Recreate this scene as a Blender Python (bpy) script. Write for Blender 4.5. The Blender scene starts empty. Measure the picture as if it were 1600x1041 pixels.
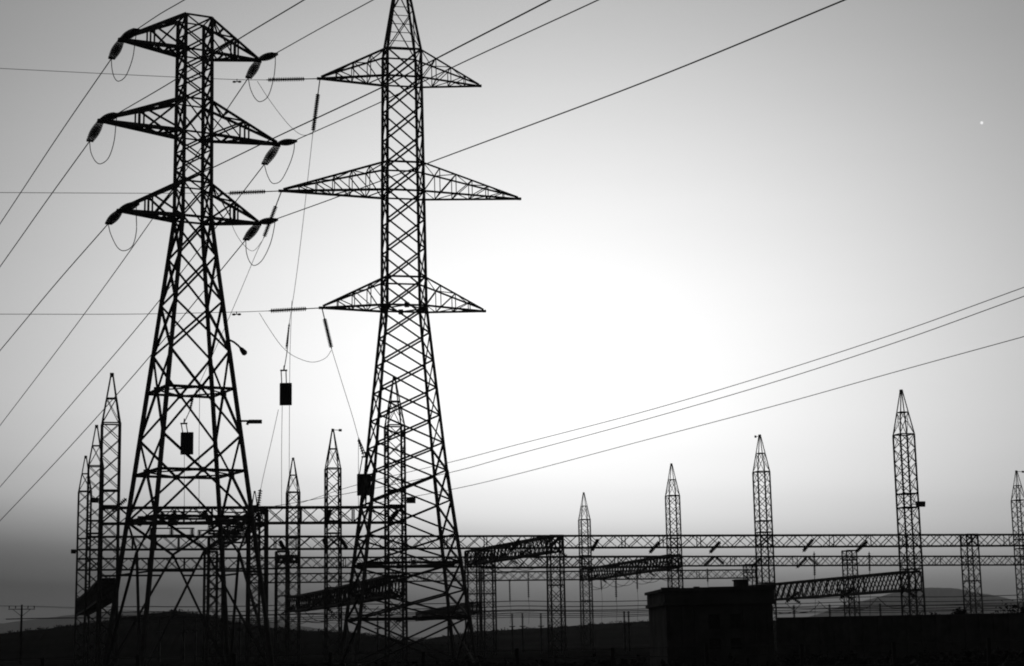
import bpy, math, random
from mathutils import Vector, Matrix
random.seed(7)
sc = bpy.context.scene

# ------------------------------------------------------------------ camera
FPX = 2771.0                       # focal length in photo pixels (photo 1600 wide)
PITCH = math.atan(480/FPX); ROLL = .019; EYE = 1.6
F_ = Vector((0, math.cos(PITCH), math.sin(PITCH)))
R0 = Vector((1, 0, 0)); U0 = Vector((0, -math.sin(PITCH), math.cos(PITCH)))
R_ = math.cos(ROLL)*R0 - math.sin(ROLL)*U0
U_ = math.sin(ROLL)*R0 + math.cos(ROLL)*U0
EYEP = Vector((0, 0, EYE))
cd = bpy.data.cameras.new('camera'); cam = bpy.data.objects.new('camera', cd)
sc.collection.objects.link(cam); sc.camera = cam
m = Matrix((R_, U_, -F_)).transposed().to_4x4(); m.translation = EYEP
cam.matrix_world = m
cd.sensor_fit = 'HORIZONTAL'; cd.sensor_width = 36.0; cd.lens = FPX/1600*36
cd.clip_start = .1; cd.clip_end = 40000

# ------------------------------------------------------------------ view
sc.view_settings.view_transform = 'Standard'; sc.view_settings.look = 'None'
sc.view_settings.exposure = 0; sc.view_settings.gamma = 1
sc.view_settings.use_curve_mapping = False
sc.cycles.pixel_filter_type = 'BLACKMAN_HARRIS'; sc.cycles.filter_width = 1.9
sc.cycles.transparent_max_bounces = 32; sc.cycles.max_bounces = 4; sc.cycles.diffuse_bounces = 2; sc.cycles.glossy_bounces = 2
sc.cycles.volume_bounces = 0

# ------------------------------------------------------------------ sky
SUN_AZ, SUN_EL = math.radians(1.2), math.radians(9.2)
w = bpy.data.worlds.new('World'); sc.world = w; w.use_nodes = True
nt = w.node_tree; nt.nodes.clear(); N = nt.nodes.new; L = nt.links.new
def MA(op, a, b=None, c=None):
    n = N('ShaderNodeMath'); n.operation = op
    for i, v in enumerate((a, b, c)):
        if v is None: continue
        if isinstance(v, (int, float)): n.inputs[i].default_value = v
        else: L(v, n.inputs[i])
    return n.outputs[0]
tc = N('ShaderNodeTexCoord'); sp = N('ShaderNodeSeparateXYZ'); L(tc.outputs['Generated'], sp.inputs[0])
D = math.degrees(1)
az = MA('MULTIPLY', MA('ARCTAN2', sp.outputs[0], sp.outputs[1]), D)
el = MA('MULTIPLY', MA('ARCSINE', sp.outputs[2]), D)
qa = MA('POWER', MA('ABSOLUTE', MA('DIVIDE', MA('SUBTRACT', az, .7), 17.0)), 2)
qe = MA('POWER', MA('ABSOLUTE', MA('DIVIDE', MA('SUBTRACT', el, 7.8), 12.2)), 2)
glow = MA('POWER', math.e, MA('MULTIPLY', MA('ADD', qa, qe), -1))
# broad dusk light that fades towards the side of the sky away from the sun
front = MA('MAXIMUM', MA('ADD', MA('MULTIPLY', sp.outputs[1], .5), .5), 0)
base = MA('ADD', MA('MULTIPLY', MA('POWER', front, 4), .19), .02)
lum = MA('ADD', MA('MULTIPLY', glow, .81), base)
# dark band of murk above the horizon
els = MA('ADD', el, MA('MULTIPLY', MA('MAXIMUM', MA('MINIMUM', az, 20), -20), .055))
cr = N('ShaderNodeValToRGB'); L(MA('DIVIDE', MA('MAXIMUM', els, 0), 10), cr.inputs[0])
cr.color_ramp.interpolation = 'CARDINAL'
pts = [(0, .07), (.07, .09), (.13, .135), (.25, .34), (.37, .70), (.5, .88), (.65, .97), (.85, 1)]
e = cr.color_ramp.elements
while len(e) < len(pts): e.new(.5)
for q, (a, b) in zip(e, pts): q.position = a; q.color = (b, b, b, 1)
lum = MA('MULTIPLY', lum, cr.outputs[0])
mp = N('ShaderNodeMapping'); L(tc.outputs['Generated'], mp.inputs[0]); mp.inputs['Scale'].default_value = (2.2, 2.2, 16)
nz = N('ShaderNodeTexNoise'); L(mp.outputs[0], nz.inputs['Vector']); nz.inputs['Scale'].default_value = 2.4; nz.inputs['Detail'].default_value = 5; nz.inputs['Roughness'].default_value = .55
amp = MA('ADD', MA('MULTIPLY', MA('SUBTRACT', 1, cr.outputs[0]), .22), .05)
lum = MA('MULTIPLY', lum, MA('ADD', MA('MULTIPLY', MA('SUBTRACT', nz.outputs[0], .5), amp), 1))
sky = N('ShaderNodeTexSky'); sky.sky_type = 'NISHITA'; sky.sun_disc = False
sky.sun_elevation = SUN_EL; sky.sun_rotation = SUN_AZ
sky.air_density = 1.0; sky.dust_density = 2.0
bw = N('ShaderNodeRGBToBW'); L(sky.outputs[0], bw.inputs[0])
lum = MA('ADD', lum, MA('MULTIPLY', MA('MULTIPLY', bw.outputs[0], cr.outputs[0]), .004))
# the evening star
star = Vector((0, 0, 0)); star = (F_ + (1534-800)/FPX*R_ - (192-520.5)/FPX*U_).normalized()
dp = N('ShaderNodeVectorMath'); dp.operation = 'DOT_PRODUCT'
L(tc.outputs['Generated'], dp.inputs[0]); dp.inputs[1].default_value = star
lum = MA('ADD', lum, MA('MULTIPLY', MA('GREATER_THAN', dp.outputs['Value'], math.cos(2.3/FPX)), .4))
cc = N('ShaderNodeCombineXYZ')
for i in range(3): L(lum, cc.inputs[i])
bg = N('ShaderNodeBackground'); L(cc.outputs[0], bg.inputs[0]); bg.inputs[1].default_value = 1
wo = N('ShaderNodeOutputWorld'); L(bg.outputs[0], wo.inputs[0])

# ------------------------------------------------------------------ sun (low, behind the yard, through murk)
sl = bpy.data.lights.new('sun', 'SUN'); sl.energy = .25; sl.angle = math.radians(10); sl.color = (1, 1, 1)
so = bpy.data.objects.new('sun', sl); sc.collection.objects.link(so)
sd = Vector((math.sin(SUN_AZ)*math.cos(SUN_EL), math.cos(SUN_AZ)*math.cos(SUN_EL), math.sin(SUN_EL)))
so.rotation_euler = sd.to_track_quat('Z', 'Y').to_euler(); so.location = (0, 0, 60)

# ------------------------------------------------------------------ pixel <-> place
def ray(px, py): return F_ + (px-800)/FPX*R_ - (py-520.5)/FPX*U_
def atY(px, py, Y): d = ray(px, py); return EYEP + d*(Y/d.y)
def atH(px, py, z): d = ray(px, py); return EYEP + d*((z-EYE)/d.z)
def proj(P):
    d = Vector(P)-EYEP; z = d.dot(F_)
    return 800+FPX*d.dot(R_)/z, 520.5-FPX*d.dot(U_)/z
def bis(fn, lo, hi):               # root of an increasing function
    for _ in range(50):
        c = (lo+hi)/2
        if fn(c) < 0: lo = c
        else: hi = c
    return (lo+hi)/2
def h_at(X, Y, py): return bis(lambda z: py-proj((X, Y, z))[1], -60, 300)
def on_line(S, d, px, py):         # point of the vertical plane through S along d seen at px, py
    r = ray(px, py)                # EYE + r*s, with x,y on the plane
    n = Vector((-d[1], d[0], 0)); s = n.dot(Vector(S)-EYEP)/n.dot(r)
    return EYEP + r*s

# ------------------------------------------------------------------ materials
def mat(name, col, rough=.75, spec=.25, var=.3, scale=1.2, metal=0):
    M = bpy.data.materials.new(name); M.use_nodes = True; t = M.node_tree; b = t.nodes['Principled BSDF']
    b.inputs['Roughness'].default_value = rough; b.inputs['Specular IOR Level'].default_value = spec
    b.inputs['Metallic'].default_value = metal
    tcn = t.nodes.new('ShaderNodeTexCoord'); n = t.nodes.new('ShaderNodeTexNoise')
    n.inputs['Scale'].default_value = scale; n.inputs['Detail'].default_value = 6
    t.links.new(tcn.outputs['Object'], n.inputs['Vector'])
    r = t.nodes.new('ShaderNodeValToRGB'); t.links.new(n.outputs[0], r.inputs[0])
    a, c = col*(1-var), col*(1+var)
    r.color_ramp.elements[0].position = .3; r.color_ramp.elements[0].color = (a, a, a, 1)
    r.color_ramp.elements[1].position = .7; r.color_ramp.elements[1].color = (c, c, c, 1)
    t.links.new(r.outputs[0], b.inputs['Base Color'])
    return M
STEEL = mat('weathered_steel', .11, .8, .15)
WIRE = mat('conductor_aluminium', .09, .8, .1, .1)
GLASS = mat('insulator_porcelain', .06, .6, .2, .3, 8)
DISC = mat('insulator_glass', .06, .4, .3, .3, 8)
_t = DISC.node_tree; _tr = _t.nodes.new('ShaderNodeBsdfTransparent'); _mx = _t.nodes.new('ShaderNodeMixShader'); _mx.inputs[0].default_value = .5
_tr.inputs[0].default_value = (.75, .75, .75, 1)
_t.links.new(_tr.outputs[0], _mx.inputs[1]); _t.links.new(_t.nodes['Principled BSDF'].outputs[0], _mx.inputs[2])
_t.links.new(_mx.outputs[0], _t.nodes['Material Output'].inputs[0])
DARK = mat('dark_painted_metal', .05, .8, .15)
CONC = mat('concrete', .09, .95, .1, .35, .8)
PANE = mat('window_glass', .02, .3, .3, .1)
WOOD = mat('timber_pole', .05, .9, .1)
EARTH = mat('dark_earth', .028, 1, 0, .5, .15)
HILL = mat('scrub_hill', .015, 1, 0, .5, .03)
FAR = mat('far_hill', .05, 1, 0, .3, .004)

# ------------------------------------------------------------------ mesh building
class MB:
    def __init__(s): s.v = []; s.f = []
    def add(s, vs, fs):
        o = len(s.v); s.v += [Vector(v) for v in vs]; s.f += [tuple(i+o for i in f) for f in fs]
    def prism(s, p, q, prof, up=None):
        p = Vector(p); q = Vector(q); d = (q-p)
        if d.length < 1e-5: return
        d.normalize(); up = Vector(up) if up else (Vector((0, 0, 1)) if abs(d.z) < .9 else Vector((0, 1, 0)))
        a = d.cross(up)
        if a.length < 1e-4: a = d.cross(Vector((1, 0, 0)))
        a.normalize(); b = a.cross(d); n = len(prof)
        vs = [c + a*x + b*y for c in (p, q) for x, y in prof]
        fs = [(i, (i+1) % n, n+(i+1) % n, n+i) for i in range(n)]
        if n == 6: fs += [(0, 5, 4, 3), (0, 3, 2, 1), (6, 7, 8, 9), (6, 9, 10, 11)]
        else: fs += [tuple(range(n-1, -1, -1)), tuple(range(n, 2*n))]
        s.add(vs, fs)
    def angle(s, p, q, w, up=None):        # L-section steel angle
        t = w*.16; h = w/2
        s.prism(p, q, [(-h, -h), (h, -h), (h, -h+t), (-h+t, -h+t), (-h+t, h), (-h, h)], up)
    def box(s, p, q, w, h=None, up=None):
        h = h or w
        s.prism(p, q, [(-w/2, -h/2), (w/2, -h/2), (w/2, h/2), (-w/2, h/2)], up)
    def rod(s, p, q, r, n=6):
        s.prism(p, q, [(r*math.cos(2*math.pi*i/n+.1), r*math.sin(2*math.pi*i/n+.1)) for i in range(n)])
    def tube(s, pts, r, n=5):
        pts = [Vector(p) for p in pts]; k = len(pts); vs = []
        for i, p in enumerate(pts):
            d = (pts[min(i+1, k-1)]-pts[max(i-1, 0)]).normalized()
            a = d.cross(Vector((0, 0, 1)))
            if a.length < .05: a = d.cross(Vector((0, 1, 0)))
            a.normalize(); b = a.cross(d)
            vs += [p + (a*math.cos(2*math.pi*j/n) + b*math.sin(2*math.pi*j/n))*r for j in range(n)]
        fs = [(i*n+j, i*n+(j+1) % n, (i+1)*n+(j+1) % n, (i+1)*n+j) for i in range(k-1) for j in range(n)]
        s.add(vs, fs + [tuple(range(n-1, -1, -1)), tuple((k-1)*n+j for j in range(n))])
    def lathe(s, p, q, prof, n=10):        # prof: (t along 0..1, radius)
        p = Vector(p); q = Vector(q); d = (q-p); l = d.length; d.normalize()
        a = d.cross(Vector((0, 0, 1)))
        if a.length < .05: a = d.cross(Vector((0, 1, 0)))
        a.normalize(); b = a.cross(d); k = len(prof)
        vs = [p + d*l*t + (a*math.cos(2*math.pi*j/n) + b*math.sin(2*math.pi*j/n))*r for t, r in prof for j in range(n)]
        fs = [(i*n+j, i*n+(j+1) % n, (i+1)*n+(j+1) % n, (i+1)*n+j) for i in range(k-1) for j in range(n)]
        s.add(vs, fs + [tuple(range(n-1, -1, -1)), tuple((k-1)*n+j for j in range(n))])
    def build(s, name, M, parent=None, origin=None):
        me = bpy.data.meshes.new(name)
        org = Vector(origin) if origin is not None else Vector((0, 0, 0))
        if parent is not None and origin is None: org = Vector(parent.get('_org', (0, 0, 0)))
        me.from_pydata([tuple(v-org) for v in s.v], [], s.f); me.update(); me.materials.append(M)
        o = bpy.data.objects.new(name, me); sc.collection.objects.link(o)
        if parent is not None: o.parent = parent; o['_org'] = tuple(org)
        else: o.location = org
        return o
def tag(o, label=None, cat=None, group=None, kind=None):
    if label: o['label'] = label
    if cat: o['category'] = cat
    if group: o['group'] = group
    if kind: o['kind'] = kind
    return o
def thing(name, loc, label, cat, group=None):
    o = bpy.data.objects.new(name, None); sc.collection.objects.link(o)
    o.empty_display_size = .5; o.location = loc; o['_org'] = tuple(loc)
    return tag(o, label, cat, group)
def lerp(a, b, t): return a + (b-a)*t

# ------------------------------------------------------------------ ground and hills
g = MB(); nx, ny = 60, 60
xs = [-6000*(1-2*i/nx) for i in range(nx+1)]; ys = [-300*(1-j/8) if j <= 8 else 9000*((j-8)/(ny-8))**2.2 for j in range(ny+1)]
g.v = [Vector((x, y, (random.uniform(-.06, .06) if 3 < y < 200 else 0))) for y in ys for x in xs]
g.f = [(j*(nx+1)+i, j*(nx+1)+i+1, (j+1)*(nx+1)+i+1, (j+1)*(nx+1)+i) for j in range(ny) for i in range(nx)]
tag(g.build('ground', EARTH), 'flat black earth of the substation yard', None, None, 'structure')

def ridge(name, pts, Y, front, back, M, label, rough=.25, n=160):
    b = MB(); prof = []
    x0, x1 = pts[0][0], pts[-1][0]
    for i in range(n+1):
        px = lerp(x0, x1, i/n)
        for (a, c), (d, f) in zip(pts, pts[1:]):
            if a <= px <= d: t = (px-a)/(d-a); t = t*t*(3-2*t)*.5+t*.5; py = lerp(c, f, t); break
        P = atY(px, py, Y); prof.append(P)
    rows = [(-1, -.02), (-.8, .12), (-.55, .38), (-.3, .7), (-.12, .93), (0, 1), (.3, .9), (.7, .45), (1, -.02)]
    for r, (dy, hh) in enumerate(rows):
        for P in prof:
            off = dy*(front if dy < 0 else back)
            jit = random.uniform(-rough, rough)*(1 if hh > 0 else 0)*(.35 if dy == 0 else 1.5)
            b.v.append(Vector((P.x*(1+off/Y*.9), Y+off, max(P.z, 0)*hh - .3 + jit*Y/500)))
    k = n+1
    b.f = [(r*k+i, r*k+i+1, (r+1)*k+i+1, (r+1)*k+i) for r in range(len(rows)-1) for i in range(n)]
    return tag(b.build(name, M), label, None, None, 'structure')
ridge('hill', [(-500, 1008), (-200, 996), (0, 988), (60, 982), (110, 976), (160, 969), (200, 962), (240, 956), (275, 953), (310, 957),
               (370, 971), (430, 980), (480, 984), (540, 986), (600, 993), (645, 1003), (760, 1006)], 420, 160, 200, HILL, 'low rounded black hill behind the left pylon', .12)
ridge('hill', [(600, 1004), (645, 1001), (700, 992), (750, 985), (860, 979), (930, 974), (1000, 970), (1213, 968), (1500, 969), (1560, 962), (1640, 958), (1900, 960), (2300, 978)],
      600, 180, 250, HILL, 'long dark slope rising gently to the right behind the gantries', .12)
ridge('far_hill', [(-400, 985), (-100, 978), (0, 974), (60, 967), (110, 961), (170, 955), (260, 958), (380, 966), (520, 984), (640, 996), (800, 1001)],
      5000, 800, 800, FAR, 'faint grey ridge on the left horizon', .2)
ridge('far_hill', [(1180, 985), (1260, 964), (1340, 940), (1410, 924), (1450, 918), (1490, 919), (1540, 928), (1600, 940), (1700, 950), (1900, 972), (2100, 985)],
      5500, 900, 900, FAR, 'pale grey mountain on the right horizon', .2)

# ------------------------------------------------------------------ lattice towers
class Tower:
    def __init__(s, px, py, Y, theta, widths, name, label, cat):
        P = atY(px, py, Y); s.X, s.Y = P.x, P.y; s.th = math.radians(theta)
        s.u = Vector((math.cos(s.th), math.sin(s.th), 0)); s.vv = Vector((-math.sin(s.th), math.cos(s.th), 0))
        s.w = [(s.h(y), hw) for y, hw in widths]; s.w.sort()
        s.root = thing(name, (s.X, s.Y, 0), label, cat)
    slim = None
    def h(s, py): return h_at(s.X, s.Y, py)
    def half(s, z):
        w = s.w
        if z <= w[0][0]: a, b = w[0], w[1]
        else:
            for a, b in zip(w, w[1:]):
                if a[0] <= z <= b[0]: break
            if z > w[-1][0]: return w[-1][1]
        return a[1] + (b[1]-a[1])*(z-a[0])/(b[0]-a[0])
    def P(s, a, b, z): return Vector((s.X, s.Y, z)) + s.u*a + s.vv*b
    def c(s, i, z):                     # corner i of the square section
        h = s.half(z); a, b = ((-h, -h), (h, -h), (h, h), (-h, h))[i % 4]; return s.P(a, b, z)
    def mid(s, i, z): return (s.c(i, z)+s.c(i+1, z))/2
    def legs(s, zs, w):
        for i in range(4):
            m = MB()
            for a, b in zip(zs, zs[1:]): m.angle(s.c(i, a), s.c(i, b), w(a) if callable(w) else w, up=s.u+s.vv)
            g = s.c(i, 0)
            if zs[0] <= 0: m.box(g-Vector((0, 0, .3)), g+Vector((0, 0, .35)), .7)
            m.build('leg', STEEL, s.root)
    def faces(s, panels, w):            # panels: (z0, z1, kind)
        for i in range(4):
            side = i % 2; m = MB(); n = (s.mid(i, 1)-Vector((s.X, s.Y, 1))).normalized()
            for z0, z1, kind in panels:
                ww = (w(z0) if callable(w) else w)*(.62 if side and s.slim and z0 > s.slim else 1)
                A0, B0, A1, B1 = s.c(i, z0), s.c(i+1, z0), s.c(i, z1), s.c(i+1, z1)
                M0, M1 = (A0+B0)/2, (A1+B1)/2
                if 'x' in kind: m.angle(A0, B1, ww, n); m.angle(B0, A1, ww, n)
                if 'L' in kind: m.angle(A0, M1, ww, n); m.angle(B0, M1, ww, n)     # Λ
                if 'V' in kind: m.angle(A1, M0, ww, n); m.angle(B1, M0, ww, n)
                if 'h' in kind: m.angle(A1, B1, ww, n)
                if 'H' in kind: m.angle(A1, B1, ww*1.15, n)
                if 'b' in kind: m.angle(A0, B0, ww, n)
                if 'r' in kind:         # redundants of a tall Λ panel
                    zm = lerp(z0, z1, .83); a, b = s.c(i, zm), s.c(i+1, zm)
                    p, q = lerp(A0, M1, .83), lerp(B0, M1, .83)
                    m.angle(a, p, ww*.8, n); m.angle(b, q, ww*.8, n)
            m.build('face_bracing', STEEL, s.root)
    def belt(s, z, w):                  # horizontal diaphragm
        m = MB()
        for i in range(4):
            m.angle(s.mid(i, z), s.mid(i+1, z), w); m.box(s.mid(i, z)-s.vv*.0+Vector((0, 0, -.14)), s.mid(i, z)+Vector((0, 0, .14)), .3)
        m.build('diaphragm', STEEL, s.root)
    def arm(s, side, ztop, zbot, px, py, nseg, wc, wb, tipw=.0, posts=None, root=None):
        # chords run from the four body corners on this side to the tip, whose length fits the photo
        zt = None
        def tip(Lg): return s.P(side*Lg, 0, zbot)
        Lg = bis(lambda l: side*(proj(tip(l))[0]-px), .5, 30)
        Lg *= 1
        z = h_at(tip(Lg).x, tip(Lg).y, py)
        zt = zbot*.3 + z*.7; T = s.P(side*Lg, 0, zt)
        ht, hb = s.half(ztop), s.half(zbot); sg = side
        top = [s.P(sg*ht, -ht, ztop), s.P(sg*ht, ht, ztop)]
        bot = [s.P(sg*hb, -hb, zbot), s.P(sg*hb, hb, zbot)]
        web = MB(); ts = ([0, .25, .49, .55, .97] if posts == 'pair' else [i/nseg for i in range(nseg)] + [.97]); nseg = len(ts)-1
        tt = [[lerp(t0, T+Vector((0, 0, .09)), t) for t in ts] for t0 in top]
        bb = [[lerp(t0, T, t) for t in ts] for t0 in bot]
        for k in (0, 1):
            for i in range(2 if posts == 'pair' else 1, nseg):
                web.angle(tt[k][i], bb[k][i], wb)
            if posts == 'pair':
                web.angle(bb[k][0], tt[k][2], wb); web.angle(tt[k][0], lerp(bb[k][0], bb[k][2], .9), wb*.8)
                continue
            for i in range(nseg-1):
                if i % 2 == 0: web.angle(bb[k][i], tt[k][i+1], wb) if posts != 'rev' else web.angle(tt[k][i], bb[k][i+1], wb)
                else: web.angle(tt[k][i], bb[k][i+1], wb) if posts == 'zig' else web.angle(bb[k][i], tt[k][i+1], wb)
        for ch in (tt, bb):
            for i in range(1, nseg): web.angle(ch[0][i], ch[1][i], wb)
            for i in ((0, 1) if posts == 'pair' else range(nseg-1)): web.angle(ch[i % 2][i], ch[(i+1) % 2][i+1], wb)
        o = web.build('cross_arm', STEEL, s.root)
        m = MB(); m.box(T-s.u*.2, T+s.u*.1, .14, .16); m.build('tip_plate', STEEL, o)
        for k in (0, 1):
            m = MB(); m.angle(top[k], lerp(top[k], T+Vector((0, 0, .09)), .985), wc); m.build('top_chord', STEEL, o)
            m = MB(); m.angle(bot[k], lerp(bot[k], T, .985), wc*1.15); m.build('bottom_chord', STEEL, o)
        return T

def px2m(p, Y): return p/FPX*Y
# --- left pylon
kA = 1.254
A = Tower(301, 345, 95, 28, [(18, px2m(21.8, 95)), (345, px2m(23.4, 95)), (964, px2m(92.9, 95))], 'transmission_tower',
          'dark steel lattice pylon on the left with a flat top and three short arm pairs', 'pylon')
A.w[0:0] = []
aY = dict(top=31, ab=84, t2=160, b2=212, t3=289, b3=343)
hz = {k: A.h(v) for k, v in aY.items()}
lev = [0] + [A.h(y) for y in (863, 812, 740, 685, 612, 553, 475, 403)] + [hz['b3']]
up = [hz['b3'], hz['t3'], A.h(263), A.h(237), hz['b2'], hz['t2'], A.h(134), A.h(109), hz['ab'], A.h(57), hz['top']]
A.legs(lev + up[1:], lambda z: .19 if z < lev[6] else (.175 if z < hz['b3']-.1 else .15))
pan = [(lev[0], lev[1], 'L'), (lev[0], lev[1], 'r'), (lev[1], lev[2], 'VH'), (lev[2], lev[3], 'LH'), (lev[3], lev[4], 'V'), (lev[4], lev[5], 'LH'), (lev[5], lev[6], 'V'),
       (lev[6], lev[7], 'x'), (lev[7], lev[8], 'x'), (lev[8], lev[9], 'xh')]
for a, b in zip(up, up[1:]): pan.append((a, b, 'xh' if b in (hz['t3'], hz['b2'], hz['t2'], hz['ab'], hz['top']) else 'x'))
A.faces(pan, lambda z: .125 if z < hz['b3']-.1 else .09)
for y in (812, 740, 612): A.belt(A.h(y), .08)
tipsA = {}
for key, zt, zb, lx, ly, rx, ry in (('top', 'top', 'ab', 190, 60, 405, 92), ('mid', 't2', 'b2', 158, 186, 435, 224), ('low', 't3', 'b3', 188, 328, 405, 347)):
    for sd_, x, y in (('l', lx, ly), ('r', rx, ry)):
        tipsA[key+sd_] = A.arm(-1 if sd_ == 'l' else 1, hz[zt], hz[zb], x, y, 4, .165, .1, posts='pair')
# lamp arm and bracket bolted to the right-hand legs
# --- right pylon
B = Tower(631, 482, 112, 12.5, [(75, px2m(27.1, 112)), (260, px2m(28.9, 112)), (482, px2m(31.0, 112)), (740, px2m(56.0, 112)), (979, px2m(84.4, 112))],
          'transmission_tower', 'tall dark steel lattice pylon in the middle with a pointed top and long arms', 'pylon')
bh = lambda y: B.h(y)
z_pk = bh(-74); z_t1, z_b1, z_t2, z_b2, z_t3, z_b3 = bh(84), bh(127), bh(260), bh(304), bh(438), bh(482)
low = [0] + [bh(y) for y in (967, 925, 882, 838, 786, 740, 697, 654, 611, 568, 525)] + [z_b3]
body = [z_b3, z_t3] + [bh(y) for y in (393, 349)] + [z_b2, z_t2] + [bh(y) for y in (216, 171)] + [z_b1, z_t1]
B.legs(low + body[1:], lambda z: .17 if z < low[6] else .135)
pan = [(low[0], low[1], 'xH')] + [(low[1], low[2], 'x'), (low[2], low[3], 'xH')]
pan += [(a, b, 'x') for a, b in zip(low[3:], low[4:])]
pan[-1] = (low[-2], low[-1], 'xh')
pan += [(a, b, 'xh' if b in (z_t3, z_b2, z_t2, z_b1, z_t1) else 'x') for a, b in zip(body, body[1:])]
B.slim = low[6]
B.faces(pan, lambda z: .115)
B.belt(low[1], .1); B.belt(low[3], .12); B.belt(z_b3, .09)
# peak
m = MB(); apex = B.P(0, 0, z_pk)
for i in range(4): m.angle(B.c(i, z_t1), lerp(B.c(i, z_t1), apex, .97), .125, up=B.u+B.vv)
pk = m.build('peak', STEEL, B.root)
m = MB(); ts = [0, .4, .68, .88]
for i in range(4):
    for a, b in zip(ts, ts[1:]):
        A0, B0 = lerp(B.c(i, z_t1), apex, a), lerp(B.c(i+1, z_t1), apex, a)
        A1, B1 = lerp(B.c(i, z_t1), apex, b), lerp(B.c(i+1, z_t1), apex, b)
        m.angle(A0, B1, .06); m.angle(B0, A1, .06)
m.build('peak_bracing', STEEL, pk)
for k in range(10):
    t = .09+k*.08; A0, B0 = lerp(B.c(2, z_t1), apex, t), lerp(B.c(3, z_t1), apex, t)
    m = MB(); m.box(A0, B0, .04); m.build('step_rung', STEEL, pk)
tipsB = {}
for key, zt, zb, lx, ly, rx, ry, n in (('top', z_t1, z_b1, 500, 124, 750, 135, 4), ('mid', z_t2, z_b2, 440, 299, 812, 311, 6), ('low', z_t3, z_b3, 503, 482, 757, 487, 4)):
    tipsB[key+'l'] = B.arm(-1, zt, zb, lx, ly, n, .12, .06)
    tipsB[key+'r'] = B.arm(1, zt, zb, rx, ry, n, .12, .06)

# ------------------------------------------------------------------ insulators, conductors
def wire(pts, r, label, group=None, name='power_line', cat='power line', sub=8):
    pts = [Vector(p) for p in pts]; out = []
    for i in range(len(pts)-1):          # Catmull-Rom through the points
        p0 = pts[i-1] if i else pts[0]*2-pts[1]; p1, p2 = pts[i], pts[i+1]
        p3 = pts[i+2] if i+2 < len(pts) else pts[-1]*2-pts[-2]
        for k in range(sub):
            t = k/sub
            out.append(.5*((2*p1)+(p2-p0)*t+(2*p0-5*p1+4*p2-p3)*t*t+(3*p1-p0-3*p2+p3)*t**3))
    out.append(pts[-1])
    m = MB(); m.tube(out, r); return tag(m.build(name, WIRE), label, cat, group)
def discs(m, p, q, n, r, taper=False):
    prof = [(0, .03)]; r0 = r
    for k in range(n):
        a = .03+.94*k/n; s = .94/n
        if taper:
            r = r0*(.62+.45*math.sin(math.pi*(k+.5)/n)); prof += [(a+.02*s, .035), (a+.5*s, .045), (a+.55*s, r*.75), (a+.62*s, r), (a+.68*s, r*.95), (a+.7*s, .04)]; continue
        prof += [(a+.02*s, .06), (a+.2*s, r*.7), (a+.4*s, r), (a+.6*s, r*.96), (a+.66*s, r*.3)]
    prof.append((1, .03)); m.lathe(p, q, prof, 9)
def insulator(p, q, label, group, double=True, r=.15, n=None, frac=(.1, .92), name='insulator_string', gap=.12):
    p, q = Vector(p), Vector(q); d = (q-p); l = d.length; d.normalize()
    s = d.cross(Vector((0, 0, 1))); s = s.normalized() if s.length > .05 else Vector((1, 0, 0))
    root = thing(name, p, label, 'insulator', group)
    a, b = lerp(p, q, frac[0]), lerp(p, q, frac[1]); n = n or max(5, int(l*(frac[1]-frac[0])/.16))
    offs = (-gap, gap) if double else (0,)
    for o in offs:
        m = MB(); discs(m, a+s*o, b+s*o, n, r, double); m.build('disc_stack', DISC if double else GLASS, root)
    for e0, e1 in ((p, a), (b, q)):
        m = MB(); m.rod(e0, e1, .035)
        if double:
            c = e1 if e0 == p else e0
            m.box(c-s*(gap+.08), c+s*(gap+.08), .07, .12)
            if name != 'x': pass
        m.build('link_fitting', STEEL, root)
    return root

azl = math.radians(28.5); dW = Vector((-math.sin(azl), math.cos(azl), 0)); dU = -dW
def ext(S, d, pts, extra):
    P = [on_line(S, d, *q) for q in pts]; a, b = P[-2], P[-1]; s = (b-a).normalized()
    P.append(b + s*extra*.5 + Vector((0, 0, .002*extra))); P.append(b + s*extra + Vector((0, 0, .012*extra))); return P
GI = 'strain insulator strings on the left pylon'; GC = 'conductors of the left pylon'; GJ = 'jumper loops on the left pylon'
wl = [ # tip, string end px, rest of the conductor, side word, level word
 ('topl', (174, 92), [(90, 214), (0, 350)], 'top left arm'),
 ('midl', (140, 221), [(70, 318), (0, 417)], 'middle left arm'),
 ('lowl', (169, 350), [(85, 446), (0, 548)], 'bottom left arm'),
 ('topr', (388, 122), [(242, 337), (125, 500), (0, 665)], 'top right arm'),
 ('midr', (413, 257), [(240, 481), (120, 622), (0, 761)], 'middle right arm'),
 ('lowr', (384, 375), [(230, 562), (115, 692), (0, 814)], 'bottom right arm')]
ul = [
 ('topl', (214, 46), [(250, 22), (288, 0)], 'top left arm'),
 ('midl', (183, 178), [(270, 127), (375, 60), (475, 0)], 'middle left arm'),
 ('lowl', (213, 318), [(337, 260), (432, 214), (590, 140), (685, 90), (860, 0)], 'bottom left arm'),
 ('topr', (430, 84), [(505, 42), (583, 0)], 'top right arm'),
 ('midr', (460, 220), [(590, 162), (710, 104), (820, 53), (935, 0)], 'middle right arm'),
 ('lowr', (430, 343), [(530, 307), (685, 249), (1000, 131), (1320, 0)], 'bottom right arm')]
ends = {}
for k, e, rest, wd in wl:
    T = tipsA[k]; E = on_line(T, dW, *e); ends[k+'w'] = E
    insulator(T, E, 'black insulator string slanting down and left from the %s of the left pylon' % wd, GI, True, .165, 9, (.08, .97), gap=.11)
    wire([E]+ext(T, dW, [e]+rest, 60)[1:], .031, 'power line falling to the lower left from the %s of the left pylon' % wd, GC)
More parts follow.
